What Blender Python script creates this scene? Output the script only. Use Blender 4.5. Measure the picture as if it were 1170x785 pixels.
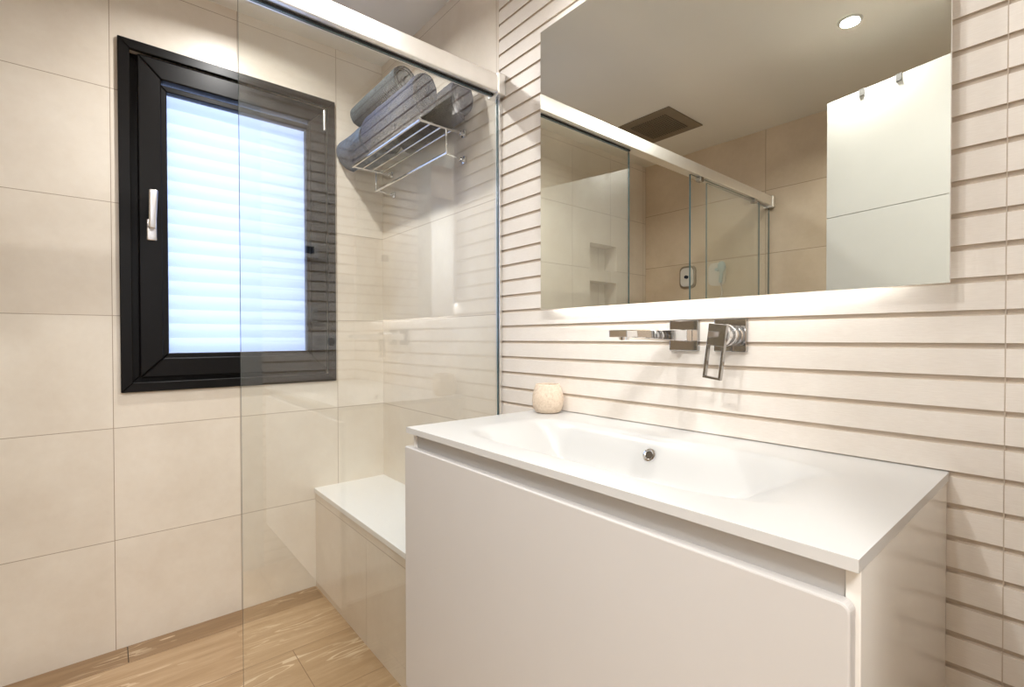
import bpy, bmesh, math, random
from mathutils import Vector, Matrix, noise

sc = bpy.context.scene
for o in list(bpy.data.objects):
    bpy.data.objects.remove(o)
col = sc.collection
R = math.radians

# ------------------------------------------------------------------ camera
YAW, PITCH, ROLL = 0.8729, -0.0113, -0.0021
fw = Vector((-math.sin(YAW) * math.cos(PITCH), math.cos(YAW) * math.cos(PITCH), math.sin(PITCH)))
rt = Vector((math.cos(YAW), math.sin(YAW), 0))
up = rt.cross(fw)
r2 = rt * math.cos(ROLL) + up * math.sin(ROLL)
u2 = up * math.cos(ROLL) - rt * math.sin(ROLL)
camd = bpy.data.cameras.new('camera')
cam = bpy.data.objects.new('camera', camd)
col.objects.link(cam)
m = Matrix((r2, u2, -fw)).transposed().to_4x4()
m.translation = (2.2184, -1.0382, 1.1101)
cam.matrix_world = m
camd.sensor_fit = 'HORIZONTAL'
camd.sensor_width = 36.0
camd.lens = 552.31 / 1170 * 36.0
camd.clip_start = 0.02
sc.camera = cam

# ------------------------------------------------------------------ world, exposure
sc.view_settings.view_transform = 'Standard'
sc.view_settings.look = 'None'
sc.view_settings.exposure = 1.36
sc.view_settings.gamma = 1.0
sc.view_settings.use_curve_mapping = False
world = bpy.data.worlds.new('world')
sc.world = world
world.use_nodes = True
bg = world.node_tree.nodes['Background']
bg.inputs['Color'].default_value = (0.80, 0.86, 1.0, 1)
bg.inputs['Strength'].default_value = 0.95
sc.cycles.max_bounces = 14
sc.cycles.diffuse_bounces = 10
sc.cycles.glossy_bounces = 8
sc.cycles.transmission_bounces = 8
sc.cycles.transparent_max_bounces = 16
sc.cycles.sample_clamp_indirect = 6.0
sc.cycles.caustics_reflective = False
sc.cycles.caustics_refractive = False

WARM = (1.0, 0.985, 0.96)
LAMPS = [(1.66, -0.31), (1.57, -1.42), (0.45, -0.62), (1.95, -0.92)]  # the last two are unseen fill lights, added to brighten the room
LAMP_W = [1.6, 4.6, 4.6, 2.1]
HALL_FILL_W = 38.0
STRIP = 5.2
ZC = 2.4307
EX = 2.195          # entrance wall
OY = -2.25          # wall opposite the mirror
XG = 0.9178         # shower glass


# ------------------------------------------------------------------ node helpers
def new_mat(name):
    mt = bpy.data.materials.new(name)
    mt.use_nodes = True
    nt = mt.node_tree
    b = nt.nodes['Principled BSDF']
    return mt, nt, b


def nd(nt, t, **k):
    n = nt.nodes.new(t)
    for a, v in k.items():
        setattr(n, a, v)
    return n


def mth(nt, op, a, b=None, c=None):
    n = nt.nodes.new('ShaderNodeMath')
    n.operation = op
    for i, v in enumerate((a, b, c)):
        if v is None:
            continue
        if isinstance(v, (int, float)):
            n.inputs[i].default_value = v
        else:
            nt.links.new(v, n.inputs[i])
    return n.outputs[0]


def mixc(nt, fac, a, b):
    n = nt.nodes.new('ShaderNodeMix')
    n.data_type = 'RGBA'
    for i, v in ((0, fac), (6, a), (7, b)):
        if isinstance(v, (int, float)):
            n.inputs[i].default_value = v
        elif isinstance(v, tuple):
            n.inputs[i].default_value = v + (1,) if len(v) == 3 else v
        else:
            nt.links.new(v, n.inputs[i])
    return n.outputs[2]


def coords(nt, scale=(1, 1, 1)):
    tc = nd(nt, 'ShaderNodeTexCoord')
    mp = nd(nt, 'ShaderNodeMapping')
    mp.inputs['Scale'].default_value = scale
    nt.links.new(tc.outputs['Object'], mp.inputs['Vector'])
    return mp.outputs['Vector']


def noise_tex(nt, vec, scale, detail=4.0, rough=0.55):
    n = nd(nt, 'ShaderNodeTexNoise')
    n.inputs['Scale'].default_value = scale
    n.inputs['Detail'].default_value = detail
    n.inputs['Roughness'].default_value = rough
    nt.links.new(vec, n.inputs['Vector'])
    return n.outputs['Fac']


def ramp(nt, fac, stops):
    n = nd(nt, 'ShaderNodeValToRGB')
    e = n.color_ramp.elements
    e[0].position, e[0].color = stops[0][0], stops[0][1] + (1,)
    e[1].position, e[1].color = stops[-1][0], stops[-1][1] + (1,)
    for p, c in stops[1:-1]:
        x = e.new(p)
        x.color = c + (1,)
    nt.links.new(fac, n.inputs['Fac'])
    return n.outputs['Color']


def bump(nt, b, h, strength=0.1, dist=0.002):
    n = nd(nt, 'ShaderNodeBump')
    n.inputs['Strength'].default_value = strength
    n.inputs['Distance'].default_value = dist
    nt.links.new(h, n.inputs['Height'])
    nt.links.new(n.outputs['Normal'], b.inputs['Normal'])


def simple(name, c, rough=0.5, metal=0.0, spec=0.5, var=0.0, vscale=12.0, bmp=0.0, bscale=300.0):
    mt, nt, b = new_mat(name)
    b.inputs['Base Color'].default_value = c + (1,)
    b.inputs['Roughness'].default_value = rough
    b.inputs['Metallic'].default_value = metal
    b.inputs['Specular IOR Level'].default_value = spec
    v = coords(nt)
    if var:
        f = noise_tex(nt, v, vscale)
        lo = tuple(x * (1 - var) for x in c)
        hi = tuple(min(1, x * (1 + var)) for x in c)
        nt.links.new(ramp(nt, f, [(0.3, lo), (0.7, hi)]), b.inputs['Base Color'])
    if bmp:
        bump(nt, b, noise_tex(nt, v, bscale, 3), bmp, 0.002)
    return mt


def joint_mask(nt, axes):
    """axes: list of (axis, period, offset); 1 on the grout lines"""
    tc = nd(nt, 'ShaderNodeTexCoord')
    sp = nd(nt, 'ShaderNodeSeparateXYZ')
    nt.links.new(tc.outputs['Object'], sp.inputs[0])
    out = None
    cell = None
    for ax, per, off, gap in axes:
        q = mth(nt, 'ADD', mth(nt, 'DIVIDE', mth(nt, 'SUBTRACT', sp.outputs[ax], off), per), 0.5)
        f = mth(nt, 'FRACT', mth(nt, 'ADD', q, 50.0))
        d = mth(nt, 'MULTIPLY', mth(nt, 'ABSOLUTE', mth(nt, 'SUBTRACT', f, 0.5)), per)
        k = mth(nt, 'LESS_THAN', d, gap / 2)
        out = k if out is None else mth(nt, 'MAXIMUM', out, k)
        fl = mth(nt, 'FLOOR', mth(nt, 'ADD', q, 49.5))
        cell = fl if cell is None else mth(nt, 'ADD', mth(nt, 'MULTIPLY', cell, 7.31), fl)
    return out, cell


def tile_mat(name, axes, lo, hi, grout, rough=0.35):
    mt, nt, b = new_mat(name)
    v = coords(nt)
    mask, cell = joint_mask(nt, axes)
    wn = nd(nt, 'ShaderNodeTexWhiteNoise')
    wn.noise_dimensions = '1D'
    nt.links.new(cell, wn.inputs['W'])
    va = nd(nt, 'ShaderNodeVectorMath')
    va.operation = 'ADD'
    nt.links.new(v, va.inputs[0])
    nt.links.new(wn.outputs['Color'], va.inputs[1])
    f1 = noise_tex(nt, va.outputs[0], 3.2, 6, 0.6)
    f2 = noise_tex(nt, va.outputs[0], 40.0, 3, 0.6)
    f = mth(nt, 'ADD', mth(nt, 'MULTIPLY', f1, 0.85), mth(nt, 'MULTIPLY', f2, 0.15))
    f = mth(nt, 'ADD', f, mth(nt, 'MULTIPLY', mth(nt, 'SUBTRACT', wn.outputs['Value'], 0.5), 0.05))
    c = ramp(nt, f, [(0.34, lo), (0.66, hi)])
    nt.links.new(mixc(nt, mask, c, grout), b.inputs['Base Color'])
    b.inputs['Roughness'].default_value = rough
    h = mth(nt, 'SUBTRACT', mth(nt, 'MULTIPLY', f2, 0.15), mask)
    bump(nt, b, h, 0.12, 0.002)
    return mt


TLO, THI, GROUT = (0.70, 0.625, 0.53), (0.80, 0.74, 0.65), (0.36, 0.28, 0.20)
M = {}
M['tile_window'] = tile_mat('beige_tile_window_wall', [(1, 0.3986, -0.6234, 0.0022), (2, 0.4, -0.0075, 0.0022)], TLO, THI, GROUT)
M['tile_shower'] = tile_mat('beige_tile_shower_wall', [(0, 0.9, 0.0, 0.002), (2, 0.4, -0.0075, 0.002)], TLO, THI, GROUT)
M['tile_bench'] = tile_mat('beige_tile_bench', [(0, 0.8, 0.1, 0.0012), (2, 0.4, -0.012, 0.002)], TLO, THI, GROUT, 0.12)
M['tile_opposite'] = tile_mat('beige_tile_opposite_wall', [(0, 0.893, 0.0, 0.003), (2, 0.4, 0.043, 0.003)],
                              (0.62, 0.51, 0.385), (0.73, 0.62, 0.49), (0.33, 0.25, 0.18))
M['ceiling'] = simple('ceiling_paint', (0.83, 0.815, 0.77), 0.8, var=0.02, vscale=2)
M['white_paint'] = simple('white_lacquer', (0.55, 0.555, 0.535), 0.45, var=0.01)
M['hall_paint'] = simple('hall_paint', (0.80, 0.78, 0.74), 0.8, var=0.03, vscale=2)


M['hall_grey'] = simple('hall_grey_paint', (0.34, 0.35, 0.37), 0.8, var=0.03, vscale=2)


def groove_mat():
    mt, nt, b = new_mat('grooved_white_tile')
    v = coords(nt)
    vs = coords(nt, (1.0, 1.0, 9.0))
    f1 = noise_tex(nt, v, 5.0, 5, 0.6)
    f2 = noise_tex(nt, vs, 55.0, 4, 0.65)
    f = mth(nt, 'ADD', mth(nt, 'MULTIPLY', f1, 0.6), mth(nt, 'MULTIPLY', f2, 0.4))
    nt.links.new(ramp(nt, f, [(0.35, (0.74, 0.685, 0.625)), (0.62, (0.83, 0.785, 0.73))]), b.inputs['Base Color'])
    b.inputs['Roughness'].default_value = 0.45
    bump(nt, b, f2, 0.12, 0.002)
    return mt


M['groove'] = groove_mat()
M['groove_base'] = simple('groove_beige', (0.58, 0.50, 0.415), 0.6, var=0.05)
M['grout'] = simple('grout', (0.40, 0.32, 0.24), 0.9)
M['solid_white'] = simple('white_solid_surface', (0.545, 0.54, 0.525), 0.28, var=0.004)
M['bench_top'] = simple('white_quartz', (0.84, 0.84, 0.83), 0.25, var=0.01, vscale=60)
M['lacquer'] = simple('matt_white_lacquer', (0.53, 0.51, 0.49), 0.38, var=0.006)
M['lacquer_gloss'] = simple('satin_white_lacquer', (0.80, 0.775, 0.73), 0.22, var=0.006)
M['chrome'] = simple('chrome', (0.78, 0.78, 0.79), 0.04, 1.0, var=0.01)
M['chrome_dark'] = simple('polished_chrome_plate', (0.42, 0.41, 0.40), 0.05, 1.0, var=0.01)
M['steel'] = simple('brushed_aluminium_rail', (0.93, 0.92, 0.90), 0.33, 1.0, var=0.02, vscale=30)
M['dark_frame'] = simple('dark_brown_aluminium', (0.0035, 0.0026, 0.0024), 0.36, 0.0, 0.2, var=0.05)
M['gasket'] = simple('black_rubber', (0.004, 0.004, 0.004), 0.6)
M['handle_metal'] = simple('satin_aluminium', (0.80, 0.78, 0.77), 0.28, 1.0, var=0.01)
M['plastic_white'] = simple('white_plastic', (0.78, 0.77, 0.75), 0.35, var=0.01)
M['plastic_grey'] = simple('grey_plastic', (0.30, 0.30, 0.31), 0.4, var=0.02)
M['screen_dark'] = simple('dark_display', (0.02, 0.03, 0.05), 0.15, var=0.05)
M['vent_dark'] = simple('brushed_dark_steel', (0.30, 0.255, 0.20), 0.4, 0.6, var=0.05)
M['hole_dark'] = simple('dark_opening', (0.05, 0.035, 0.02), 0.6)
M['nozzle'] = simple('dark_nozzle', (0.09, 0.07, 0.05), 0.6)
M['blue_plastic'] = simple('pale_blue_plastic', (0.35, 0.55, 0.62), 0.3, var=0.03)
M['clip_grey'] = simple('grey_metal_clip', (0.33, 0.33, 0.33), 0.3, 0.7)


def floor_mat(name, c0, c1, c2, ends=True):
    mt, nt, b = new_mat(name)
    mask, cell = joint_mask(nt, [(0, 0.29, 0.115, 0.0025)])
    tc = nd(nt, 'ShaderNodeTexCoord')
    sp = nd(nt, 'ShaderNodeSeparateXYZ')
    nt.links.new(tc.outputs['Object'], sp.inputs[0])
    wn = nd(nt, 'ShaderNodeTexWhiteNoise')
    wn.noise_dimensions = '1D'
    nt.links.new(cell, wn.inputs['W'])
    # end joints of each plank, shifted from plank to plank
    q = mth(nt, 'ADD', mth(nt, 'DIVIDE', mth(nt, 'ADD', sp.outputs[1], mth(nt, 'MULTIPLY', cell, 0.47)), 1.2), 60.975)
    fr = mth(nt, 'FRACT', q)
    ej = mth(nt, 'LESS_THAN', mth(nt, 'ABSOLUTE', mth(nt, 'SUBTRACT', fr, 0.5)), 0.0011)
    allj = mth(nt, 'MAXIMUM', mask, ej) if ends else mask
    pid = mth(nt, 'ADD', mth(nt, 'MULTIPLY', cell, 3.7), mth(nt, 'FLOOR', q))
    wn2 = nd(nt, 'ShaderNodeTexWhiteNoise')
    wn2.noise_dimensions = '1D'
    nt.links.new(pid, wn2.inputs['W'])
    v = coords(nt, (1.0, 0.09, 1.0))
    va = nd(nt, 'ShaderNodeVectorMath')
    va.operation = 'ADD'
    nt.links.new(v, va.inputs[0])
    nt.links.new(wn2.outputs['Color'], va.inputs[1])
    g = noise_tex(nt, va.outputs[0], 70.0, 6, 0.65)
    w = nd(nt, 'ShaderNodeTexWave')
    w.wave_type = 'BANDS'
    w.bands_direction = 'X'
    w.inputs['Scale'].default_value = 5.0
    w.inputs['Distortion'].default_value = 9.0
    w.inputs['Detail'].default_value = 3.0
    w.inputs['Detail Scale'].default_value = 1.6
    nt.links.new(va.outputs[0], w.inputs['Vector'])
    f = mth(nt, 'ADD', mth(nt, 'MULTIPLY', g, 0.60), mth(nt, 'MULTIPLY', w.outputs['Fac'], 0.10))
    f = mth(nt, 'ADD', f, mth(nt, 'MULTIPLY', wn2.outputs['Value'], 0.16))
    c = ramp(nt, f, [(0.28, c0), (0.5, c1), (0.72, c2)])
    # pale open-grain veins
    vv = coords(nt, (1.0, 0.16, 1.0))
    vn = noise_tex(nt, vv, 11.0, 3, 0.5)
    vein = mth(nt, 'LESS_THAN', mth(nt, 'ABSOLUTE', mth(nt, 'SUBTRACT', mth(nt, 'FRACT', mth(nt, 'MULTIPLY', vn, 9.0)), 0.5)), 0.10)
    area = noise_tex(nt, coords(nt, (2.2, 0.9, 1.0)), 2.4, 2, 0.5)
    area = ramp(nt, area, [(0.50, (0, 0, 0)), (0.62, (1, 1, 1))])
    c = mixc(nt, mth(nt, 'MULTIPLY', mth(nt, 'MULTIPLY', vein, area), 0.55), c, (0.80, 0.65, 0.46))
    nt.links.new(mixc(nt, allj, c, (0.16, 0.09, 0.04)), b.inputs['Base Color'])
    b.inputs['Roughness'].default_value = 0.32
    bump(nt, b, g, 0.08, 0.002)
    return mt


M['floor'] = floor_mat('oak_look_floor', (0.31, 0.195, 0.098), (0.40, 0.268, 0.15), (0.50, 0.355, 0.22))
M['drain'] = floor_mat('oak_look_drain', (0.20, 0.115, 0.052), (0.26, 0.16, 0.08), (0.33, 0.215, 0.12), False)  # floor wood darkened: shade and age at the wall foot put into the colour


def glass_mat(name, r0=0.098, tint=(0.975, 0.985, 0.975)):
    mt = bpy.data.materials.new(name)
    mt.use_nodes = True
    nt = mt.node_tree
    nt.nodes.remove(nt.nodes['Principled BSDF'])
    out = nt.nodes['Material Output']
    tr = nd(nt, 'ShaderNodeBsdfTransparent')
    tr.inputs['Color'].default_value = tint + (1,)
    gl = nd(nt, 'ShaderNodeBsdfGlossy')
    gl.inputs['Roughness'].default_value = 0.0
    gl.inputs['Color'].default_value = (0.97, 0.98, 1.0, 1)
    lw = nd(nt, 'ShaderNodeLayerWeight')
    lw.inputs['Blend'].default_value = 0.5
    p5 = mth(nt, 'POWER', lw.outputs['Facing'], 5.0)
    fac = mth(nt, 'MULTIPLY_ADD', p5, 1 - r0, r0)
    mx = nd(nt, 'ShaderNodeMixShader')
    nt.links.new(fac, mx.inputs[0])
    nt.links.new(tr.outputs[0], mx.inputs[1])
    nt.links.new(gl.outputs[0], mx.inputs[2])
    nt.links.new(mx.outputs[0], out.inputs['Surface'])
    return mt


M['glass'] = glass_mat('clear_shower_glass')
M['glass_edge'] = simple('green_glass_edge', (0.06, 0.13, 0.15), 0.15)


def frosted():
    mt = bpy.data.materials.new('frosted_window_pane')
    mt.use_nodes = True
    nt = mt.node_tree
    nt.nodes.remove(nt.nodes['Principled BSDF'])
    out = nt.nodes['Material Output']
    tl = nd(nt, 'ShaderNodeBsdfTranslucent')
    tl.inputs['Color'].default_value = (0.95, 0.97, 1.0, 1)
    tr = nd(nt, 'ShaderNodeBsdfTransparent')
    tr.inputs['Color'].default_value = (0.95, 0.97, 1.0, 1)
    mx = nd(nt, 'ShaderNodeMixShader')
    mx.inputs[0].default_value = 0.8
    nt.links.new(tl.outputs[0], mx.inputs[1])
    nt.links.new(tr.outputs[0], mx.inputs[2])
    nt.links.new(mx.outputs[0], out.inputs['Surface'])
    return mt


def translucent_slat():
    mt = bpy.data.materials.new('white_shutter_slat')
    mt.use_nodes = True
    nt = mt.node_tree
    nt.nodes.remove(nt.nodes['Principled BSDF'])
    out = nt.nodes['Material Output']
    tl = nd(nt, 'ShaderNodeBsdfTranslucent')
    tl.inputs['Color'].default_value = (0.73, 0.81, 0.98, 1)
    df = nd(nt, 'ShaderNodeBsdfDiffuse')
    df.inputs['Color'].default_value = (0.73, 0.81, 0.98, 1)
    mx = nd(nt, 'ShaderNodeMixShader')
    mx.inputs[0].default_value = 0.2
    nt.links.new(tl.outputs[0], mx.inputs[1])
    nt.links.new(df.outputs[0], mx.inputs[2])
    nt.links.new(mx.outputs[0], out.inputs['Surface'])
    return mt


M['frost'] = frosted()
M['slat'] = translucent_slat()


def mirror_mat():
    mt, nt, b = new_mat('mirror_silver')
    b.inputs['Base Color'].default_value = (0.83, 0.83, 0.76, 1)
    b.inputs['Metallic'].default_value = 1.0
    b.inputs['Roughness'].default_value = 0.0
    return mt


def emis(name, c, s):
    mt, nt, b = new_mat(name)
    b.inputs['Base Color'].default_value = (0.8, 0.8, 0.8, 1)
    b.inputs['Emission Color'].default_value = c + (1,)
    b.inputs['Emission Strength'].default_value = s
    return mt


M['mirror'] = mirror_mat()
M['led'] = emis('led_strip', (0.93, 0.97, 1.0), STRIP)
M['lamp_glow'] = emis('lamp_glow', (1.0, 0.96, 0.88), 14.0)


def towel_mat(name, c, ribs=0.0):
    mt, nt, b = new_mat(name)
    v = coords(nt)
    f = noise_tex(nt, v, 95.0, 3, 0.7)
    f0 = noise_tex(nt, v, 30.0, 3, 0.6)
    ff = mth(nt, 'ADD', mth(nt, 'MULTIPLY', f, 0.5), mth(nt, 'MULTIPLY', f0, 0.5))
    lo = tuple(x * 0.35 for x in c)
    hi = tuple(x * 2.0 for x in c)
    colr = ramp(nt, ff, [(0.3, lo), (0.7, hi)])
    h = f
    if ribs:
        sp = nd(nt, 'ShaderNodeSeparateXYZ')
        nt.links.new(v, sp.inputs[0])
        s = mth(nt, 'SINE', mth(nt, 'MULTIPLY', sp.outputs[0], ribs))
        colr = mixc(nt, mth(nt, 'MULTIPLY', mth(nt, 'ADD', s, 1.0), 0.2), colr, tuple(x * 1.8 for x in c))
        h = mth(nt, 'ADD', mth(nt, 'MULTIPLY', f, 0.5), s)
    nt.links.new(colr, b.inputs['Base Color'])
    b.inputs['Roughness'].default_value = 0.95
    b.inputs['Specular IOR Level'].default_value = 0.1
    b.inputs['Sheen Weight'].default_value = 0.05
    bump(nt, b, h, 0.8, 0.004)
    return mt


def stone_mat():
    mt, nt, b = new_mat('beige_sandstone')
    v = coords(nt)
    f = noise_tex(nt, v, 130.0, 4, 0.7)
    g = noise_tex(nt, v, 420.0, 2, 0.7)
    ff = mth(nt, 'ADD', mth(nt, 'MULTIPLY', f, 0.6), mth(nt, 'MULTIPLY', g, 0.4))
    nt.links.new(ramp(nt, ff, [(0.3, (0.50, 0.39, 0.28)), (0.5, (0.68, 0.56, 0.44)), (0.7, (0.78, 0.68, 0.56))]), b.inputs['Base Color'])
    b.inputs['Roughness'].default_value = 0.75
    bump(nt, b, ff, 0.4, 0.002)
    return mt


M['stone'] = stone_mat()


# ------------------------------------------------------------------ mesh helpers
class MB:
    def __init__(self):
        self.bm = bmesh.new()

    def box(self, x0, x1, y0, y1, z0, z1, bev=0.0, seg=2, mi=0):
        t = bmesh.new()
        bmesh.ops.create_cube(t, size=1.0)
        for v in t.verts:
            v.co = Vector(((x0 + x1) / 2 + v.co.x * (x1 - x0), (y0 + y1) / 2 + v.co.y * (y1 - y0), (z0 + z1) / 2 + v.co.z * (z1 - z0)))
        if bev:
            bmesh.ops.bevel(t, geom=list(t.edges), offset=bev, segments=seg, profile=0.5, affect='EDGES')
        self.add(t, mi)
        return self

    def add(self, t, mi=0, mat=None):
        if mat is not None:
            t.transform(mat)
        if mi is not None:
            for f in t.faces:
                f.material_index = mi
        me = bpy.data.meshes.new('tmp')
        t.to_mesh(me)
        t.free()
        self.bm.from_mesh(me)
        bpy.data.meshes.remove(me)

    def cyl(self, p0, p1, r0, r1=None, n=32, bev=0.0):
        p0, p1 = Vector(p0), Vector(p1)
        r1 = r0 if r1 is None else r1
        t = bmesh.new()
        d = p1 - p0
        bmesh.ops.create_cone(t, cap_ends=True, segments=n, radius1=r0, radius2=r1, depth=d.length)
        if bev:
            ed = [e for e in t.edges if len(e.link_faces) == 2 and any(len(f.verts) > 4 for f in e.link_faces)]
            bmesh.ops.bevel(t, geom=ed, offset=bev, segments=2, profile=0.5, affect='EDGES')
        q = Vector((0, 0, 1)).rotation_difference(d.normalized()).to_matrix().to_4x4()
        q.translation = (p0 + p1) / 2
        self.add(t, 0, q)
        return self

    def sphere(self, c, r, scale=(1, 1, 1)):
        t = bmesh.new()
        bmesh.ops.create_uvsphere(t, u_segments=20, v_segments=12, radius=r)
        q = Matrix.Translation(c) @ Matrix.Diagonal(Vector(scale).to_4d())
        self.add(t, 0, q)
        return self

    def tube(self, pts, r, n=14):
        """round tube along a polyline"""
        pts = [Vector(p) for p in pts]
        t = bmesh.new()
        rings = []
        for i, p in enumerate(pts):
            a = pts[max(i - 1, 0)]
            b = pts[min(i + 1, len(pts) - 1)]
            d = (b - a).normalized()
            q = Vector((0, 0, 1)).rotation_difference(d).to_matrix()
            rings.append([t.verts.new(p + q @ Vector((r * math.cos(2 * math.pi * k / n), r * math.sin(2 * math.pi * k / n), 0))) for k in range(n)])
        for A, B in zip(rings, rings[1:]):
            for k in range(n):
                t.faces.new((A[k], A[(k + 1) % n], B[(k + 1) % n], B[k]))
        t.faces.new(rings[0][::-1])
        t.faces.new(rings[-1])
        self.add(t)
        return self

    def lathe(self, prof, c, n=48, mi=0):
        """profile of (r, z) revolved around the vertical axis through c; closed"""
        t = bmesh.new()
        rings = [[t.verts.new((c[0] + r * math.cos(2 * math.pi * k / n), c[1] + r * math.sin(2 * math.pi * k / n), c[2] + z)) for k in range(n)] for r, z in prof]
        for A, B in zip(rings, rings[1:]):
            for k in range(n):
                t.faces.new((A[k], A[(k + 1) % n], B[(k + 1) % n], B[k]))
        t.faces.new(rings[0][::-1])
        t.faces.new(rings[-1])
        self.add(t, mi)
        return self

    def prism(self, poly, axis, a, b):
        """closed polygon in the two remaining axes, extruded along axis from a to b"""
        t = bmesh.new()

        def P(s, q):
            return {'x': (s, q[0], q[1]), 'y': (q[0], s, q[1]), 'z': (q[0], q[1], s)}[axis]
        A = [t.verts.new(P(a, q)) for q in poly]
        B = [t.verts.new(P(b, q)) for q in poly]
        n = len(poly)
        for k in range(n):
            t.faces.new((A[k], A[(k + 1) % n], B[(k + 1) % n], B[k]))
        t.faces.new(A[::-1])
        t.faces.new(B)
        self.add(t)
        return self

    def build(self, name, mats, parent=None, smooth=None):
        bmesh.ops.recalc_face_normals(self.bm, faces=list(self.bm.faces))
        off = Vector(parent_world(parent)) if parent else Vector((0, 0, 0))
        for v in self.bm.verts:
            v.co -= off
        me = bpy.data.meshes.new(name)
        self.bm.to_mesh(me)
        self.bm.free()
        for mt in (mats if isinstance(mats, (list, tuple)) else [mats]):
            me.materials.append(mt)
        o = bpy.data.objects.new(name, me)
        col.objects.link(o)
        if parent:
            o.parent = parent
        if smooth:
            for p in me.polygons:
                p.use_smooth = True
            me.set_sharp_from_angle(angle=R(smooth))
        return o


def parent_world(o):
    p = Vector((0, 0, 0))
    while o:
        p += o.location
        o = o.parent
    return p


def tag(o, label=None, cat=None, group=None, kind=None):
    if label:
        o['label'] = label
    if cat:
        o['category'] = cat
    if group:
        o['group'] = group
    if kind:
        o['kind'] = kind
    return o


def thing(name, label, cat, loc, group=None, kind=None):
    o = bpy.data.objects.new(name, None)
    o.location = loc
    o.empty_display_size = 0.05
    col.objects.link(o)
    return tag(o, label, cat, group, kind)


def copy_tree(o, parent=None):
    c = o.copy()
    col.objects.link(c)
    if parent:
        c.parent = parent
    for ch in [x for x in bpy.data.objects if x.parent == o]:
        copy_tree(ch, c)
    return c


def struct(o, label, cat):
    return tag(o, label, cat, None, 'structure')


# ------------------------------------------------------------------ the setting
HX = 3.55   # far wall of the hall behind the camera
struct(MB().box(0.0, HX, OY - 0.4, 0.6, -0.10, 0.0).build('floor', M['floor']), 'oak look plank floor running along the window wall', 'floor')
struct(MB().box(-0.25, HX + 0.1, OY - 0.5, 0.7, ZC, ZC + 0.12).build('ceiling', M['ceiling']), 'plain warm grey painted bathroom ceiling', 'ceiling')

WY0, WY1, WZ0, WZ1 = -1.0006, -0.2348, 0.9174, 2.1816
HOLE = (WY0 + 0.03, WY1 - 0.03, WZ0 + 0.03, WZ1 - 0.03)
# niches further along the window wall, seen in the mirror
NICHES = [(-1.886, -1.597, 1.588, 1.772), (-1.892, -1.597, 1.30, 1.508)]


def window_wall():
    t = MB()
    ys = sorted({OY, HOLE[0], HOLE[1], 0.12} | {v for n in NICHES for v in n[:2]} | set())
    ys = sorted({OY - 0.1, -1.89, -1.597, HOLE[0], HOLE[1], 0.12})
    x0, x1 = -0.22, 0.0

    def bx(y0, y1, z0, z1, xa=x0):
        t.box(xa, x1, y0, y1, z0, z1)
    bx(ys[0], ys[1], 0, ZC)
    bx(ys[1], ys[2], 0, 1.30)
    bx(ys[1], ys[2], 1.508, 1.588)
    bx(ys[1], ys[2], 1.772, ZC)
    t.box(x0, -0.11, ys[1], ys[2], 1.30, 1.508)
    t.box(x0, -0.11, ys[1], ys[2], 1.588, 1.772)
    bx(ys[2], ys[3], 0, ZC)
    bx(ys[3], ys[4], 0, HOLE[2])
    bx(ys[3], ys[4], HOLE[3], ZC)
    bx(ys[4], ys[5], 0, ZC)
    bmesh.ops.remove_doubles(t.bm, verts=list(t.bm.verts), dist=1e-5)
    return t.build('wall_window', M['tile_window'])


struct(window_wall(), 'beige square tiled wall around the dark window', 'wall')
struct(MB().box(-0.0, 0.9127, 0.0, 0.12, 0.0, ZC).build('wall_shower', M['tile_shower']), 'smooth beige tiled wall behind the towel shelf', 'wall')
struct(MB().box(-0.22, HX, OY - 0.12, OY, 0.0, ZC).build('wall_opposite', M['tile_opposite']), 'beige tiled wall opposite, seen in the mirror', 'wall')

GZ, GP, GH, GD = 1.1483, 0.0515, 0.0082, 0.0045


def groove_profile():
    """(depth, z) outline of the grooved tile, depth 0 is the face"""
    pts = [(0.0, 0.0)]
    n = math.ceil((0 - GZ) / GP)
    while GZ + n * GP < ZC - GH:
        z = GZ + n * GP
        if z > GH:
            pts += [(0.0, z - GH / 2 - 0.0010), (-GD, z - GH / 2 + 0.0010), (-GD, z + GH / 2 - 0.0004), (0.0, z + GH / 2)]
        n += 1
    pts.append((0.0, ZC))
    return pts


def grooved(t, axis, a, b, face, back, sgn):
    poly = [(face - sgn * d, z) for d, z in groove_profile()]
    # strips, one solid tile each, so that no n-gon is concave
    tb = bmesh.new()

    def P(s, q):
        return (s, q[0], q[1]) if axis == 'x' else (q[0], s, q[1])
    A = [tb.verts.new(P(a, q)) for q in poly]
    B = [tb.verts.new(P(b, q)) for q in poly]
    A2 = [tb.verts.new(P(a, (back, q[1]))) for q in poly]
    B2 = [tb.verts.new(P(b, (back, q[1]))) for q in poly]
    n = len(poly)
    for k in range(n - 1):
        f = tb.faces.new((A[k], A[k + 1], B[k + 1], B[k]))
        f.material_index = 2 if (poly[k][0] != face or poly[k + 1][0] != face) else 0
        tb.faces.new((A2[k], B2[k], B2[k + 1], A2[k + 1]))
        tb.faces.new((A[k], A2[k], A2[k + 1], A[k + 1]))
        tb.faces.new((B[k], B[k + 1], B2[k + 1], B2[k]))
    tb.faces.new((A[0], B[0], B2[0], A2[0]))
    tb.faces.new((A[-1], A2[-1], B2[-1], B[-1]))
    t.add(tb, None)


t = MB()
XJ = 2.1381
grooved(t, 'x', 0.9137, XJ - 0.0007, 0.0, 0.03, 1)
grooved(t, 'x', XJ + 0.0007, EX + 0.1, 0.0, 0.03, 1)
t.box(0.9127, EX + 0.1, 0.03, 0.12, 0, ZC, mi=1)
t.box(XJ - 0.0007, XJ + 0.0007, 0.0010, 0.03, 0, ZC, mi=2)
struct(t.build('wall_mirror', [M['groove'], M['grout'], M['groove_base']]), 'off white grooved tile wall behind mirror and washbasin', 'wall')

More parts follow.
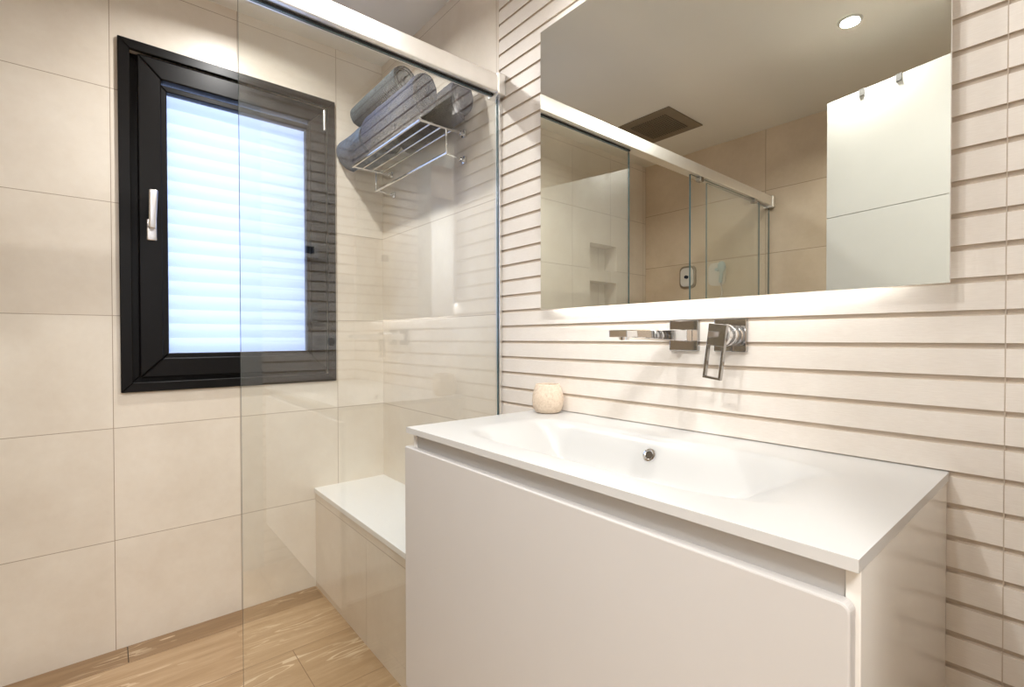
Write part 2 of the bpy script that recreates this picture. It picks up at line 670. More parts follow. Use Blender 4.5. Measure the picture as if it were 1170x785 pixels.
DY0, DY1, DZ = -1.375, -0.55, 2.170     # door opening
t = MB()
grooved(t, 'y', DY1, 0.0, EX, EX + 0.03, 1)
t.box(EX + 0.03, EX + 0.1, DY1, 0.12, 0, ZC, mi=1)
t.box(EX, EX + 0.1, DY0, DY1, DZ, ZC)
grooved(t, 'y', OY, DY0, EX, EX + 0.03, 1)
t.box(EX + 0.03, EX + 0.1, OY, DY0, 0, ZC, mi=1)
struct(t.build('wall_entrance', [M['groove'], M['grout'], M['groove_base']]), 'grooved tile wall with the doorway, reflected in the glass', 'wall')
t = MB()
t.box(HX, HX + 0.1, OY - 0.4, 0.6, 0, ZC)
struct(t.build('wall_hall', M['hall_grey']), 'plain painted wall of the hall outside', 'wall')
struct(MB().box(EX + 0.1, HX, 0.5, 0.6, 0, ZC).build('wall_hall_end', M['hall_paint']), 'plain painted end wall of the hall', 'wall')

# door frame (architrave) and the open door leaf
t = MB()
t.box(EX - 0.003, EX, DY1 - 0.002, DY1 + 0.09, 0, DZ + 0.07, 0.0008)
t.box(EX - 0.003, EX, DY0 - 0.07, DY0, 0, DZ + 0.07, 0.0008)
t.box(EX - 0.003, EX, DY0, DY1 - 0.002, DZ, DZ + 0.07, 0.0008)
struct(t.build('trim_1', M['white_paint']), 'white door frame around the open doorway', 'door frame')

HGX, HGY, DOOR_T = 2.182, -1.3604, R(12.26)      # hinge line and how far the leaf stands off square
door = thing('door_1', 'open white door leaf reflected at the right of the mirror', 'door', (HGX, HGY, 0.0), kind='structure')
t = MB()
t.box(HGX - 0.7415, HGX - 0.004, HGY - 0.040, HGY, 0.01, 1.640, 0.0012)
t.box(HGX - 0.7415, HGX - 0.004, HGY - 0.040, HGY, 1.6435, 2.1575, 0.0012)
t.box(HGX - 0.737, HGX - 0.006, HGY - 0.037, HGY - 0.003, 1.60, 1.70)
t.build('leaf', M['white_paint'], door)
hd = MB()
hd.cyl((HGX - 0.68, HGY, 1.0), (HGX - 0.68, HGY + 0.008, 1.0), 0.026).cyl((HGX - 0.68, HGY + 0.008, 1.0), (HGX - 0.68, HGY + 0.050, 1.0), 0.009)
hd.cyl((HGX - 0.68, HGY + 0.048, 1.0), (HGX - 0.56, HGY + 0.048, 1.0), 0.009)
hd.build('door_handle', M['handle_metal'], door, 40)
for z in (0.25, 1.1, 1.95):
    MB().cyl((HGX - 0.002, HGY + 0.006, z - 0.05), (HGX - 0.002, HGY + 0.006, z + 0.05), 0.006).build('hinge', M['handle_metal'], door, 40)
door.rotation_euler.z = DOOR_T


def on_door(s_):
    return (HGX - s_ * math.cos(DOOR_T), HGY - s_ * math.sin(DOOR_T), 2.1575)


# ------------------------------------------------------------------ window
win = thing('window_1', 'dark brown framed window with frosted pane and lowered shutter', 'window', (0.0, (WY0 + WY1) / 2, WZ0), kind='structure')


def frame_ring(t, y0, y1, z0, z1, w, xa, xb, bev=0.002):
    """four mitred members round an opening"""
    o = [(y0, z0), (y1, z0), (y1, z1), (y0, z1)]
    i = [(y0 + w, z0 + w), (y1 - w, z0 + w), (y1 - w, z1 - w), (y0 + w, z1 - w)]
    g = 0.0003
    for k in range(4):
        a, b = o[k], o[(k + 1) % 4]
        c, d = i[(k + 1) % 4], i[k]
        tb = bmesh.new()
        A = [tb.verts.new((xa, q[0], q[1])) for q in (a, b, c, d)]
        B = [tb.verts.new((xb, q[0], q[1])) for q in (a, b, c, d)]
        for q in range(4):
            tb.faces.new((A[q], A[(q + 1) % 4], B[(q + 1) % 4], B[q]))
        tb.faces.new(A[::-1])
        tb.faces.new(B)
        bmesh.ops.recalc_face_normals(tb, faces=list(tb.faces))
        if bev:
            bmesh.ops.bevel(tb, geom=list(tb.edges), offset=bev, segments=1, profile=0.5, affect='EDGES')
        t.add(tb)


t = MB()
frame_ring(t, WY0, WY1, WZ0, WZ1, 0.034, -0.002, 0.014)
frame_ring(t, WY0 + 0.0305, WY1 - 0.0305, WZ0 + 0.0305, WZ1 - 0.0305, 0.05, -0.10, -0.03)
t.build('frame', M['dark_frame'], win)
SY0, SY1, SZ0, SZ1 = -0.946, -0.272, 0.968, 2.140
t = MB()
frame_ring(t, SY0, SY1, SZ0, SZ1, 0.071, -0.045, 0.008, 0.004)
frame_ring(t, SY0 + 0.066, SY1 - 0.062, SZ0 + 0.066, SZ1 - 0.085, 0.022, -0.043, -0.004, 0.003)
sash = t.build('sash', M['dark_frame'], win)
PY0, PY1, PZ0, PZ1 = -0.872, -0.385, 1.050, 2.033
t = MB().box(-0.034, -0.028, SY0 + 0.05, SY1 - 0.05, SZ0 + 0.05, SZ1 - 0.05)
t.build('pane', M['frost'], sash)
hnd = MB()
hnd.box(0.008, 0.016, -0.923, -0.893, 1.470, 1.548, 0.0038, 3)
hnd.cyl((0.014, -0.908, 1.522), (0.040, -0.908, 1.522), 0.0125)
hb = hnd.build('window_handle', M['handle_metal'], sash, 40)
t = MB()
tb = bmesh.new()
bmesh.ops.create_cube(tb, size=1.0)
for v in tb.verts:
    k = v.co.z + 0.5
    v.co = Vector((0.044 + v.co.x * 0.013 + 0.006 * k, -0.908 + v.co.y * (0.022 + 0.004 * k) + 0.004 * k, 1.508 + k * 0.140))
bmesh.ops.bevel(tb, geom=list(tb.edges), offset=0.005, segments=3, profile=0.5, affect='EDGES')
t.add(tb)
t.build('lever', M['handle_metal'], sash, 40)
MB().cyl((0.016, -0.283, 2.040), (0.016, -0.283, 2.128), 0.006).build('hinge', M['handle_metal'], sash, 40)
# exterior shutter, slats half open in front of the daylight
t = MB()
for k in range(21):
    z = 0.99 + k * 0.0555
    pts = []
    for j in range(9):
        u = j / 8
        ang = R(80)
        cx = -0.085 + (u - 0.5) * 0.086 * math.cos(ang)
        cz = z + (u - 0.5) * 0.086 * math.sin(ang) * -1
        bow = 0.007 * math.sin(math.pi * u)
        pts.append((cx + bow * math.sin(ang), cz + bow * math.cos(ang)))
    tb = bmesh.new()
    A = [tb.verts.new((x, HOLE[0] + 0.002, zz)) for x, zz in pts]
    B = [tb.verts.new((x, HOLE[1] - 0.002, zz)) for x, zz in pts]
    for j in range(8):
        tb.faces.new((A[j], A[j + 1], B[j + 1], B[j]))
    t.add(tb)
t.build('shutter', M['slat'], win, 60)

# ------------------------------------------------------------------ drain strip in the floor
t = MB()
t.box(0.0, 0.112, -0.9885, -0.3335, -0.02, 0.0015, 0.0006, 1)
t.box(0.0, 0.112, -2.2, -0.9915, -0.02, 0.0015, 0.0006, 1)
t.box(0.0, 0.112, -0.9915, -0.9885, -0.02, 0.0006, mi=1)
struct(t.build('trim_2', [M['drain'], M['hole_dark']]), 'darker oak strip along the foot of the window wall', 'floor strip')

# ------------------------------------------------------------------ shower bench
BY, BZ = -0.3335, 0.4421
bench = thing('shower_bench', 'low tiled shower bench with white top under the towel shelf', 'bench', (0.45, -0.165, 0.0))
MB().box(0.0, XG - 0.008, BY + 0.006, 0.0, 0.0, BZ - 0.02).build('base', M['tile_bench'], bench)
MB().box(0.0, XG - 0.008, BY, 0.0, BZ - 0.02, BZ, 0.0015).build('top_slab', M['bench_top'], bench)

# ------------------------------------------------------------------ shower glass and rail
GT = 0.004


def glass_panel(name, label, y0, y1, xc, z0=0.004, z1=1.9265):
    t = MB()
    t.box(xc - GT, xc + GT, y0, y1, z0, z1)
    for f in t.bm.faces:
        f.material_index = 0 if abs(f.normal.x) > 0.5 else 1
    return tag(t.build(name, [M['glass'], M['glass_edge']]), label, 'glass panel')


# the fixed pane has a notch for the bench? no: it stands in front of it
glass_panel('shower_glass', 'fixed clear shower glass between window and washbasin', -0.793, -0.012, XG)
glass_panel('shower_glass', 'fixed far shower pane against the opposite wall, in the mirror', OY + 0.012, -1.464, XG)
slide = thing('sliding_shower_door', 'sliding glass door pane half over the far pane, in the mirror', 'shower door', (XG + 0.02, -1.66, 0.0))
t = MB()
t.box(XG + 0.02 - GT, XG + 0.02 + GT, -2.05, -1.265, 0.012, 1.925)
for f in t.bm.faces:
    f.material_index = 0 if abs(f.normal.x) > 0.5 else 1
t.build('pane', [M['glass'], M['glass_edge']], slide)
for y in (-1.36, -1.98):
    h = MB()
    h.box(XG + 0.006, XG + 0.034, y - 0.018, y + 0.018, 1.905, 1.930, 0.003)
    h.build('hanger', M['chrome_dark'], slide)

rail = thing('shower_rail', 'bright aluminium rail over the shower glass', 'rail', (XG, -1.1, 1.915))
t = MB()
t.box(XG - 0.022, XG + 0.030, OY + 0.03, -0.03, 1.932, 1.990, 0.003)
t.build('rail_profile', M['steel'], rail)
MB().box(XG - 0.007, XG + 0.007, -0.795, -0.034, 1.9270, 1.9318).build('seal', M['gasket'], rail)
for y0, y1 in ((-0.032, 0.0), (OY, OY + 0.032)):
    MB().box(XG - 0.026, XG + 0.034, y0, y1, 1.924, 1.996, 0.003).build('end_cap', M['steel'], rail)
t = MB()
t.box(XG - 0.010, XG + 0.010, -0.010, 0.0, 0.0, 1.924)
tag(t.build('wall_channel', M['steel']), 'slim metal channel holding the glass at the grooved wall', 'channel')
MB().box(XG - 0.004, XG + 0.004, -0.05, -0.012, 1.905, 1.915).bm.free()

# ------------------------------------------------------------------ vanity
VX0, VX1, VY, VZ = 1.1442, 2.0758, -0.4767, 0.8924
van = thing('vanity_cabinet', 'wall hung white washbasin cabinet with one deep drawer', 'cabinet', ((VX0 + VX1) / 2, -0.23, 0.25))
t = MB()
CB = 0.252
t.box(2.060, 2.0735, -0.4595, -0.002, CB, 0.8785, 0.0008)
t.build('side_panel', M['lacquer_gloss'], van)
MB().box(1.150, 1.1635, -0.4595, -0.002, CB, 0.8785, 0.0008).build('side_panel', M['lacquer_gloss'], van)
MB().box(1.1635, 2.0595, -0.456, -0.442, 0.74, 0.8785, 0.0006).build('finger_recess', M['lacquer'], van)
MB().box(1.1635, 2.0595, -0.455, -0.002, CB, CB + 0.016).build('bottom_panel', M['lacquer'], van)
MB().box(1.1635, 2.0595, -0.016, -0.002, CB + 0.017, 0.76).build('back_panel', M['lacquer'], van)
tb = bmesh.new()
# drawer front with rounded corners, extruded towards the room
x0, x1, z0, z1, r = 1.1345, 2.0690, CB - 0.004, 0.8440, 0.010
poly = []
for cx, cz, a0 in ((x1 - r, z1 - r, 0), (x0 + 0.004, z1 - 0.004, 90), (x0 + 0.004, z0 + 0.004, 180), (x1 - r, z0 + r, 270)):
    rr = r if cx > 1.5 else 0.004
    for k in range(7):
        a = R(a0 + 15 * k)
        poly.append((cx + rr * math.cos(a), cz + rr * math.sin(a)))
A = [tb.verts.new((q[0], -0.4760, q[1])) for q in poly]
B = [tb.verts.new((q[0], -0.4600, q[1])) for q in poly]
n = len(poly)
for k in range(n):
    tb.faces.new((A[k], A[(k + 1) % n], B[(k + 1) % n], B[k]))
tb.faces.new(A[::-1])
tb.faces.new(B)
bmesh.ops.recalc_face_normals(tb, faces=list(tb.faces))
bmesh.ops.bevel(tb, geom=[e for e in tb.edges if all(v.co.y < -0.47 for v in e.verts)], offset=0.0025, segments=2, profile=0.5, affect='EDGES')
t = MB()
t.add(tb)
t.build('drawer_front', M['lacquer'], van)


# washbasin: one solid-surface slab with a soft bowl pressed into it
def sst(a, b, x):
    x = min(1, max(0, (x - a) / (b - a)))
    return x * x * x * (x * (6 * x - 15) + 10)


BXC, BYC = 1.585, -0.258
HXL, HYL = 0.345, 0.160


def bowl_depth(x, y):
    # signed distance to a rounded rectangle, with the bowl's ends sloping more gently
    sx = 0.55 if x < BXC else 0.36
    qx = abs(x - BXC) - (HXL if x < BXC else HXL + 0.065)
    qy = abs(y - BYC) - HYL
    qx *= sx
    if y < BYC:
        qy *= 0.8
    r = 0.075
    ax, ay = qx + r, qy + r
    d = math.hypot(max(ax, 0), max(ay, 0)) + min(max(ax, ay), 0) - r
    return 0.095 * sst(-0.004, 0.098, -d)


def basin_mesh():
    tb = bmesh.new()
    nx, ny = 186, 96
    th = 0.0135
    xs = [VX0 + (VX1 - VX0) * i / nx for i in range(nx + 1)]
    ys = [VY + (0.0 - VY) * j / ny for j in range(ny + 1)]
    T, Bm = [], []
    for x in xs:
        T.append([tb.verts.new((x, y, VZ - bowl_depth(x, y))) for y in ys])
        Bm.append([tb.verts.new((x, y, VZ - th - bowl_depth(x, y))) for y in ys])
    for i in range(nx):
        for j in range(ny):
            tb.faces.new((T[i][j], T[i + 1][j], T[i + 1][j + 1], T[i][j + 1]))
            tb.faces.new((Bm[i][j], Bm[i][j + 1], Bm[i + 1][j + 1], Bm[i + 1][j]))
    for i in range(nx):
        tb.faces.new((T[i][0], Bm[i][0], Bm[i + 1][0], T[i + 1][0]))
        tb.faces.new((T[i][ny], T[i + 1][ny], Bm[i + 1][ny], Bm[i][ny]))
    for j in range(ny):
        tb.faces.new((T[0][j], T[0][j + 1], Bm[0][j + 1], Bm[0][j]))
        tb.faces.new((T[nx][j], Bm[nx][j], Bm[nx][j + 1], T[nx][j + 1]))
    return tb


basin = thing('washbasin', 'white integrated washbasin top with wide shallow bowl', 'washbasin', ((VX0 + VX1) / 2, -0.23, 0.8789))
t = MB()
t.add(basin_mesh())
t.build('basin_slab', M['solid_white'], basin, 50)
MB().box(VX0 + 0.002, VX1 - 0.002, 0.0002, 0.0040, VZ - 0.0050, VZ + 0.0006).build('sealant_bead', M['solid_white'], basin)
# overflow ring on the back slope of the bowl
y = -0.07
while y > -0.25:                      # where the line of sight to it meets the bowl
    ox = 1.582 + (-0.10 - y) * 0.70
    if VZ - bowl_depth(ox, y) <= 0.845 + (-0.10 - y) * 0.267:
        break
    y -= 0.0005
e = 0.003
oz = VZ - bowl_depth(ox, y)
slope = (bowl_depth(ox, y - e) - bowl_depth(ox, y + e)) / (2 * e)     # dz/dy of the surface
nrm = Vector((0, -slope, 1)).normalized()
q = Vector((0, 0, 1)).rotation_difference(nrm).to_matrix().to_4x4()
q.translation = Vector((ox, y, oz)) + nrm * 0.0005
t = MB()
tb = bmesh.new()
prof = [(0.0085, -0.004), (0.0085, 0.0022), (0.0105, 0.0034), (0.0145, 0.0026), (0.0160, 0.0002), (0.0160, -0.004)]
rings = [[tb.verts.new((r_ * math.cos(2 * math.pi * k / 36), r_ * math.sin(2 * math.pi * k / 36), z_)) for k in range(36)] for r_, z_ in prof]
for A, B in zip(rings, rings[1:] + rings[:1]):
    for k in range(36):
        tb.faces.new((A[k], A[(k + 1) % 36], B[(k + 1) % 36], B[k]))
t.add(tb, 0, q)
ov = t.build('overflow_ring', M['chrome'], basin, 40)
t = MB()
tb = bmesh.new()
bmesh.ops.create_circle(tb, cap_ends=True, segments=32, radius=0.0088)
t.add(tb, 0, q @ Matrix.Translation((0, 0, 0.0006)))
t.build('overflow_hole', M['hole_dark'], basin)
t = MB()
t.lathe([(0.001, 0.0), (0.030, 0.0), (0.032, 0.003), (0.028, 0.006), (0.001, 0.007)], (1.60, BYC, VZ - 0.095 - 0.0005), 36)
t.build('drain_cap', M['chrome'], basin, 40)

# stone tumbler on the deck
cup = thing('tumbler', 'rough beige stone tumbler on left back corner of the washbasin', 'tumbler', (1.203, -0.050, VZ + 0.0004))
prof = [(0.001, 0.0), (0.034, 0.0), (0.041, 0.004), (0.0475, 0.018), (0.0500, 0.035), (0.0485, 0.052), (0.0440, 0.068), (0.0395, 0.079),
        (0.0380, 0.0825), (0.0350, 0.0830), (0.0340, 0.081), (0.0385, 0.06), (0.0440, 0.035), (0.0400, 0.012), (0.001, 0.008)]
t = MB()
t.lathe([(r_ * 0.92, z_ * 1.0) for r_, z_ in prof], (1.203, -0.050, VZ + 0.0004), 56)
t.build('cup', M['stone'], cup, 60)

# ------------------------------------------------------------------ wall taps
sp = thing('basin_spout', 'chrome wall spout on a square plate above the bowl', 'tap', (1.612, 0.0, 1.08))
MB().box(1.576, 1.649, -0.0095, -0.0002, 1.0795, 1.1500, 0.0018).build('wall_plate', M['chrome_dark'], sp)
t = MB()
tb = bmesh.new()
bmesh.ops.create_cube(tb, size=1.0)
for v in tb.verts:
    far = v.co.y < 0
    top = v.co.z > 0
    v.co = Vector((1.612 + v.co.x * 0.045, -0.253 if far else -0.0096, (1.1255 if top else 1.1115) if far else (1.1290 if top else 1.1010)))
bmesh.ops.bevel(tb, geom=list(tb.edges), offset=0.0015, segments=2, profile=0.5, affect='EDGES')
t.add(tb)
t.build('spout', M['chrome'], sp)
MB().cyl((1.612, -0.232, 1.1125), (1.612, -0.232, 1.1055), 0.0115, 0.0095).build('aerator', M['chrome'], sp, 40)

lv = thing('mixer_tap', 'chrome lever tap with open rectangular handle beside the spout', 'tap', (1.722, 0.0, 1.08))
MB().box(1.686, 1.757, -0.0095, -0.0002, 1.0795, 1.1505, 0.0018).build('wall_plate', M['chrome_dark'], lv)
t = MB()
t.cyl((1.722, -0.0096, 1.115), (1.722, -0.030, 1.115), 0.0235, bev=0.0015)
t.cyl((1.722, -0.0305, 1.115), (1.722, -0.036, 1.115), 0.0205)
t.cyl((1.722, -0.0365, 1.115), (1.722, -0.058, 1.115), 0.0235, bev=0.0015)
t.build('cartridge', M['chrome'], lv, 40)
t = MB()
hx0, hx1, hz0, hz1, hy0, hy1 = -0.0195, 0.0195, -0.088, 0.024, -0.0685, -0.0585
# rectangular lever: solid block at the top, open loop below
tb = MB()
tb.box(hx0, hx1, hy0, hy1, -0.022, hz1, 0.001)
tb.box(hx0, hx0 + 0.0050, hy0, hy1, hz0, -0.0215, 0.0006)
tb.box(hx1 - 0.0050, hx1, hy0, hy1, hz0, -0.0215, 0.0006)
tb.box(hx0, hx1, hy0, hy1, hz0 - 0.004, hz0 + 0.0005, 0.0006)
rot = Matrix.Translation((1.722, 0, 1.1145)) @ Matrix.Rotation(R(7), 4, 'Y')
tb.bm.transform(rot)
tb.build('lever', M['chrome_dark'], lv)

# ------------------------------------------------------------------ mirror
MX0, MX1, MZ0, MZ1 = 1.157, 2.0797, 1.1948, 2.025
mir = thing('wall_mirror_panel', 'large frameless wall mirror with light strips over the washbasin', 'mirror', ((MX0 + MX1) / 2, 0.0, MZ0))
t = MB()
t.box(MX0, MX1, -0.035, -0.030, MZ0, MZ1, 0.0007, 1)
for f in t.bm.faces:
    f.material_index = 0 if f.normal.y < -0.5 and f.calc_center_median().y < -0.0348 else 1
t.build('mirror_glass', [M['mirror'], M['plastic_white']], mir)
MB().box(MX0 + 0.035, MX1 - 0.02, -0.030, -0.0005, MZ0 + 0.05, MZ1 - 0.05).build('backing_frame', M['plastic_white'], mir)
MB().box(MX0 + 0.04, MX1 - 0.09, -0.026, -0.012, MZ0 + 0.040, MZ0 + 0.0495).build('light_strip', M['led'], mir)
MB().box(MX0 + 0.04, MX1 - 0.09, -0.026, -0.012, MZ1 - 0.0495, MZ1 - 0.040).build('light_strip', M['led'], mir)

# ------------------------------------------------------------------ towel shelf
SZ = 1.876
shelf = thing('towel_shelf', 'chrome towel shelf with lower rail on the shower wall', 'shelf', (0.42, 0.0, 1.776))
FX0, FX1, FYB, FYF = 0.11, 0.707, -0.035, -0.190
for x in (FX0, FX1):
    t = MB()
    t.tube([(x, -0.008, SZ), (x, FYF, SZ)], 0.0048)
    t.tube([(x, -0.082, SZ - 0.004), (x, -0.082, 1.792)], 0.0042)
    t.build('side_frame', M['chrome'], shelf, 40)
for z in (SZ, 1.778):
    for x in (FX0 + (0.02 if z < 1.8 else 0), FX1):
        t = MB()
        t.box(x - 0.012, x + 0.012, -0.008, -0.0002, z - 0.014, z + 0.014, 0.002)
        t.cyl((x, -0.008, z), (x, -0.020, z), 0.008)
        t.build('wall_mount', M['chrome'], shelf, 40)
for y, r_ in ((FYF, 0.0062), (-0.145, 0.0035), (-0.10, 0.0035), (-0.055, 0.0035)):
    MB().tube([(FX0 - 0.004, y, SZ + (0.0015 if r_ < 0.005 else 0.0)), (FX1 + 0.004, y, SZ + (0.0015 if r_ < 0.005 else 0.0))], r_).build('shelf_bar', M['chrome'], shelf, 40)
t = MB()
t.tube([(FX0 + 0.02, -0.018, 1.778), (FX0 + 0.02, -0.070, 1.784), (FX0 + 0.024, -0.080, 1.787)], 0.004)
t.tube([(FX1, -0.018, 1.778), (FX1, -0.070, 1.784), (FX1 - 0.004, -0.080, 1.787)], 0.004)
t.tube([(FX0 - 0.005, -0.080, 1.787), (FX1 + 0.005, -0.080, 1.787)], 0.0055)
t.build('towel_rail', M['chrome'], shelf, 40)


def rolled_towel(label, xa, xb, y, zc, ry, rz, mat, seed=0, tilt=0.0, turns=3.0, rib=0.0):
    """a towel rolled up along x; the spiral shows on its ends"""
    rng = random.Random(seed)
    t = bmesh.new()
    nL = 150 if rib else 90
    nA = int(56 * turns)
    pitch = 1.0 / (turns + 0.35)
    th = pitch * 0.90
    ph = -1.57 - 2 * math.pi * turns + (rng.random() - 0.5) * 0.8
    secs = []
    for i in range(nL + 1):
        u = i / nL
        # rounded folded ends
        e = min(u, 1 - u) * (xb - xa)
        k = 1.0 if e > 0.022 else 0.80 + 0.20 * math.sqrt(max(0.0, 1 - (1 - e / 0.022) ** 2))
        x = xa + (xb - xa) * u
        ro, ri = [], []
        for j in range(nA + 1):
            a = ph + 2 * math.pi * turns * j / nA
            rad = 0.35 * pitch + pitch * turns * j / nA
            w = 1 + 0.045 * noise.noise(Vector((x * 9, math.cos(a) * 1.3 + seed, math.sin(a) * 1.3)))
            end = 1.0 if k == 1.0 else k
            P3 = Vector((x, y + ry * rad * math.cos(a), zc + rz * rad * math.sin(a)))
            pile = 0.030 * noise.noise(P3 * 110) + 0.022 * noise.noise(P3 * 48)
            if rib:
                pile = 0.5 * pile + rib * math.sin(x * 2 * math.pi / 0.0125)
            for rr, lst in ((rad + th / 2, ro), (rad - th / 2, ri)):
                rr = max(0.02, rr)
                s = rr * w * (1 - (1 - end) * 0.55) + (pile if rr > 0.5 else pile * 0.4)
                lst.append(t.verts.new((x + (0.010 * rad * (-1 if u < 0.5 else 1) if e < 0.004 else 0) * -1,
                                        y + ry * s * math.cos(a) * 0.90,
                                        zc + rz * s * math.sin(a) * 0.885 + tilt * (u - 0.5))))
        secs.append((ro, ri))
    for (o0, i0), (o1, i1) in zip(secs, secs[1:]):
        for j in range(nA):
            t.faces.new((o0[j], o0[j + 1], o1[j + 1], o1[j]))
            t.faces.new((i0[j], i1[j], i1[j + 1], i0[j + 1]))
        t.faces.new((o0[nA], i0[nA], i1[nA], o1[nA]))
        t.faces.new((o0[0], o1[0], i1[0], i0[0]))
    for (o, i_), flip in ((secs[0], False), (secs[-1], True)):
        for j in range(nA):
            f = (o[j], i_[j], i_[j + 1], o[j + 1])
            t.faces.new(f[::-1] if flip else f)
    mb = MB()
    mb.add(t)
    o = mb.build('rolled_towel', mat, None, 50)
    return tag(o, label, 'towel', 'rolled towels on the shower shelf')


TN = towel_mat('navy_terry', (0.010, 0.020, 0.050))
TL = towel_mat('blue_grey_terry', (0.040, 0.066, 0.110))
TG = towel_mat('grey_ribbed_terry', (0.060, 0.072, 0.080), 500.0)
TB = towel_mat('plum_grey_terry', (0.018, 0.019, 0.036))
rolled_towel('navy rolled towel lying on the front edge of the towel shelf', 0.285, 0.735, -0.178, 1.964, 0.056, 0.080, TN, 3)
rolled_towel('plum grey rolled towel at the wall, nearest the glass', 0.37, 0.790, -0.060, 1.963, 0.055, 0.079, TB, 5)
rolled_towel('pale blue grey rolled towel at the far end of the shelf', 0.010, 0.278, -0.128, 1.957, 0.112, 0.078, TL, 8)
rolled_towel('grey ribbed rolled towel lying on top of the other towels', 0.13, 0.560, -0.165, 2.092, 0.052, 0.050, TG, 11, rib=0.022)

# ------------------------------------------------------------------ ceiling fittings
lamp = thing('downlight', 'round recessed ceiling downlight glowing at top right of the mirror', 'ceiling lamp', (LAMPS[1][0], LAMPS[1][1], ZC - 0.0045), 'recessed ceiling downlights')


def ring(c, ri, ro, h, n=40):
    t = MB()
    tb = bmesh.new()
    prof = [(ri, 0.0), (ro, 0.0), (ro, -h * 0.4), (ri + 0.004, -h), (ri, -h)]
    rings = [[tb.verts.new((c[0] + r_ * math.cos(2 * math.pi * k / n), c[1] + r_ * math.sin(2 * math.pi * k / n), c[2] + z_)) for k in range(n)] for r_, z_ in prof]
    for A, B in zip(rings, rings[1:] + rings[:1]):
        for k in range(n):
            tb.faces.new((A[k], A[(k + 1) % n], B[(k + 1) % n], B[k]))
    t.add(tb)
    return t


lx, ly = LAMPS[1]
ring((lx, ly, ZC - 0.0002), 0.034, 0.045, 0.004).build('bezel', M['white_paint'], lamp, 40)
t = MB()
tb = bmesh.new()
bmesh.ops.create_circle(tb, cap_ends=True, segments=32, radius=0.034)
t.add(tb, 0, Matrix.Translation((lx, ly, ZC - 0.0012)) @ Matrix.Rotation(math.pi, 4, 'X'))
t.build('diffuser', M['lamp_glow'], lamp)
for k, (x, y, lab) in enumerate([(LAMPS[0][0], LAMPS[0][1], 'round recessed ceiling downlight above the washbasin'),
                                 (LAMPS[2][0], LAMPS[2][1], 'added unseen fill light in the ceiling inside the shower'),  # added to brighten the shower walls
                                 (LAMPS[3][0], LAMPS[3][1], 'added unseen fill light in the ceiling by the entrance wall')]):  # added to lift the dark gap beside the vanity
    c = copy_tree(lamp)
    c.location = (x, y, ZC - 0.0045)
    c['label'] = lab
for (x, y), w in zip(LAMPS, LAMP_W):  # light sources of the real downlights and the two added fills
    L = bpy.data.lights.new('downlight_or_fill', 'AREA')
    L.shape = 'DISK'
    L.size = 0.066
    L.energy = w
    L.color = WARM
    L.spread = R(155)
    o = bpy.data.objects.new('downlight_or_fill', L)
    o.location = (x, y, ZC - 0.008)
    col.objects.link(o)
for y in (-0.60, -1.56):  # unseen fill lights added in the hall, shining in through the doorway
    L = bpy.data.lights.new('hall_fill', 'AREA')
    L.shape = 'DISK'
    L.size = 0.5
    L.energy = HALL_FILL_W / 2
    L.color = (0.98, 0.99, 1.0)
    o = bpy.data.objects.new('hall_fill', L)
    o.location = (2.9, y, ZC - 0.02)
    col.objects.link(o)

# square rain shower head flush with the ceiling
rs = thing('rain_shower_head', 'square dark steel rain shower head flush with the ceiling', 'shower head', (0.485, -1.687, ZC - 0.006))
MB().box(0.298, 0.672, -1.876, -1.498, ZC - 0.006, ZC - 0.0002, 0.001).build('plate', M['vent_dark'], rs)
t = MB()
for i in range(17):
    for j in range(17):
        t.cyl((0.365 + 0.015 * i, -1.807 + 0.015 * j, ZC - 0.0085), (0.365 + 0.015 * i, -1.807 + 0.015 * j, ZC - 0.006), 0.0042, n=8)
tag(t.build('nozzle_field', M['nozzle'], rs), kind='stuff')

# ------------------------------------------------------------------ door hooks
hk = thing('over_door_hook', 'left grey hook over the top of the open white door', 'hook', (0, 0, 2.1575), 'hooks over the door top')
t = MB()
t.box(-0.010, 0.010, 0.0004, 0.0020, 2.130, 2.1605)
t.box(-0.010, 0.010, -0.0420, 0.0020, 2.1590, 2.1605)
t.box(-0.010, 0.010, -0.0420, -0.0404, 2.110, 2.1605)
t.build('strap', M['clip_grey'], hk)
MB().box(-0.008, 0.008, 0.0020, 0.0050, 2.131, 2.135).build('peg', M['clip_grey'], hk)
c = copy_tree(hk)
hk.location = on_door(0.5996)
c.location = on_door(0.4668)
hk.rotation_euler.z = c.rotation_euler.z = DOOR_T
c['label'] = 'right grey hook over the top of the open white door'

# ------------------------------------------------------------------ shower fittings on the opposite wall


def rr_prism(t, cx, cz, hw, hh, r, y0, y1):
    poly = []
    for sx, sz, a0 in ((1, 1, 0), (-1, 1, 90), (-1, -1, 180), (1, -1, 270)):
        for k in range(7):
            a = R(a0 + 15 * k)
            poly.append((cx + sx * (hw - r) + r * math.cos(a), cz + sz * (hh - r) + r * math.sin(a)))
    t.prism(poly, 'y', y0, y1)


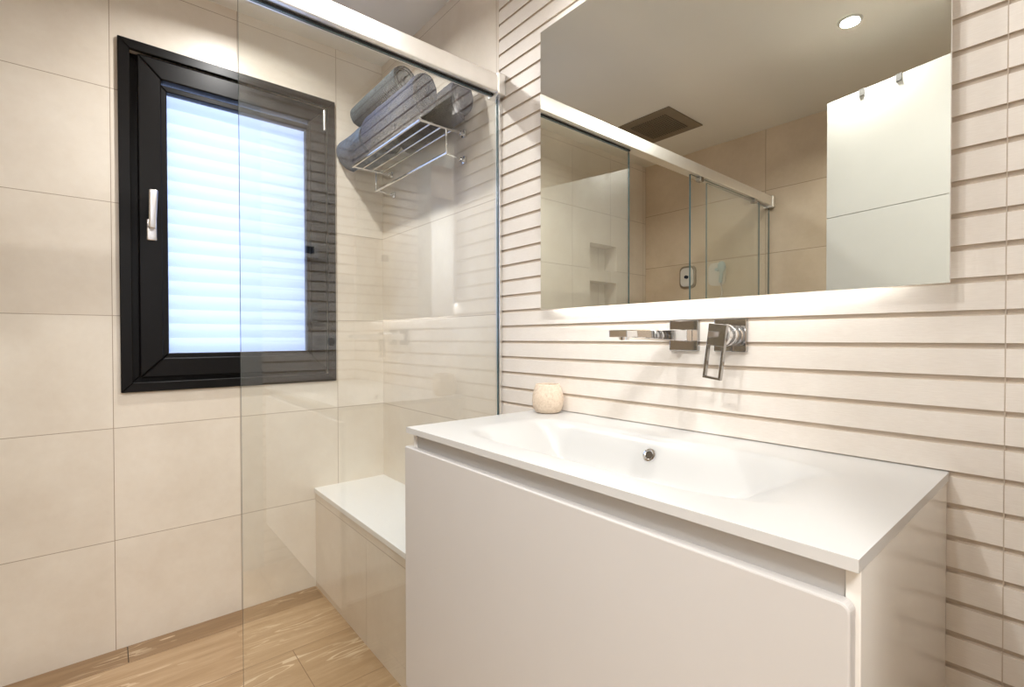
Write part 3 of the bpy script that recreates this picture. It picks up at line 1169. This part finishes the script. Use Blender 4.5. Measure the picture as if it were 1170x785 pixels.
mx = thing('shower_diverter', 'rounded square chrome shower valve at the glass edge, in the mirror', 'shower valve', (0.36, OY, 1.46))
t = MB()
rr_prism(t, 0.36, 1.545, 0.062, 0.080, 0.035, OY + 0.0002, OY + 0.010)
t.build('rim', M['vent_dark'], mx, 40)
t = MB()
rr_prism(t, 0.36, 1.545, 0.050, 0.066, 0.030, OY + 0.010, OY + 0.018)
t.build('plate', M['plastic_white'], mx, 40)
MB().cyl((0.36, OY + 0.018, 1.545), (0.36, OY + 0.035, 1.545), 0.012).build('knob', M['screen_dark'], mx, 40)
mx = thing('shower_mixer', 'pale blue handheld shower in its holder behind sliding glass', 'shower mixer', (0.59, OY, 1.42))
t = MB()
rr_prism(t, 0.58, 1.545, 0.058, 0.078, 0.035, OY + 0.0002, OY + 0.014)
t.build('plate', M['plastic_white'], mx, 40)
t = MB()
t.cyl((0.60, OY + 0.014, 1.57), (0.60, OY + 0.060, 1.57), 0.010)
t.sphere((0.635, OY + 0.055, 1.585), 0.035, (0.8, 0.45, 1.1))
t.tube([(0.635, OY + 0.055, 1.56), (0.628, OY + 0.050, 1.52), (0.622, OY + 0.045, 1.48)], 0.012)
t.build('hand_shower', M['blue_plastic'], mx, 40)
t = MB()
t.tube([(0.622, OY + 0.045, 1.485)] + [(0.622 + 0.012 * math.sin(k * 0.6), OY + 0.043, 1.475 - 0.02 * k) for k in range(1, 32)], 0.006)
t.build('hose', M['chrome'], mx, 40)

# ------------------------------------------------------------------ controls on the entrance wall, seen only as a reflection
th_ = thing('thermostat', 'white room thermostat with dark display reflected over the window frame', 'thermostat', (EX, -0.236, 1.52))
MB().box(EX - 0.022, EX - 0.0002, -0.276, -0.196, 1.522, 1.602, 0.003).build('housing', M['plastic_white'], th_)
MB().box(EX - 0.0235, EX - 0.022, -0.263, -0.219, 1.543, 1.580).build('display', M['screen_dark'], th_)
sw = thing('light_switch', 'white light switch reflected under the thermostat', 'switch', (EX, -0.241, 1.19))
MB().box(EX - 0.010, EX - 0.0002, -0.281, -0.201, 1.192, 1.272, 0.002).build('plate', M['plastic_white'], sw)
MB().box(EX - 0.014, EX - 0.010, -0.268, -0.214, 1.205, 1.259, 0.0015).build('rocker', M['plastic_white'], sw)
so = thing('power_socket', 'white double power socket plate reflected at the foot of the window', 'socket', (EX, -0.190, 1.05))
MB().box(EX - 0.010, EX - 0.0002, -0.278, -0.085, 1.050, 1.131, 0.002).build('plate', M['plastic_white'], so)
MB().cyl((EX - 0.012, -0.131, 1.092), (EX - 0.0099, -0.131, 1.092), 0.021).build('socket_well', M['plastic_grey'], so, 40)
MB().box(EX - 0.013, EX - 0.010, -0.262, -0.208, 1.064, 1.118, 0.0012).build('rocker', M['plastic_white'], so)
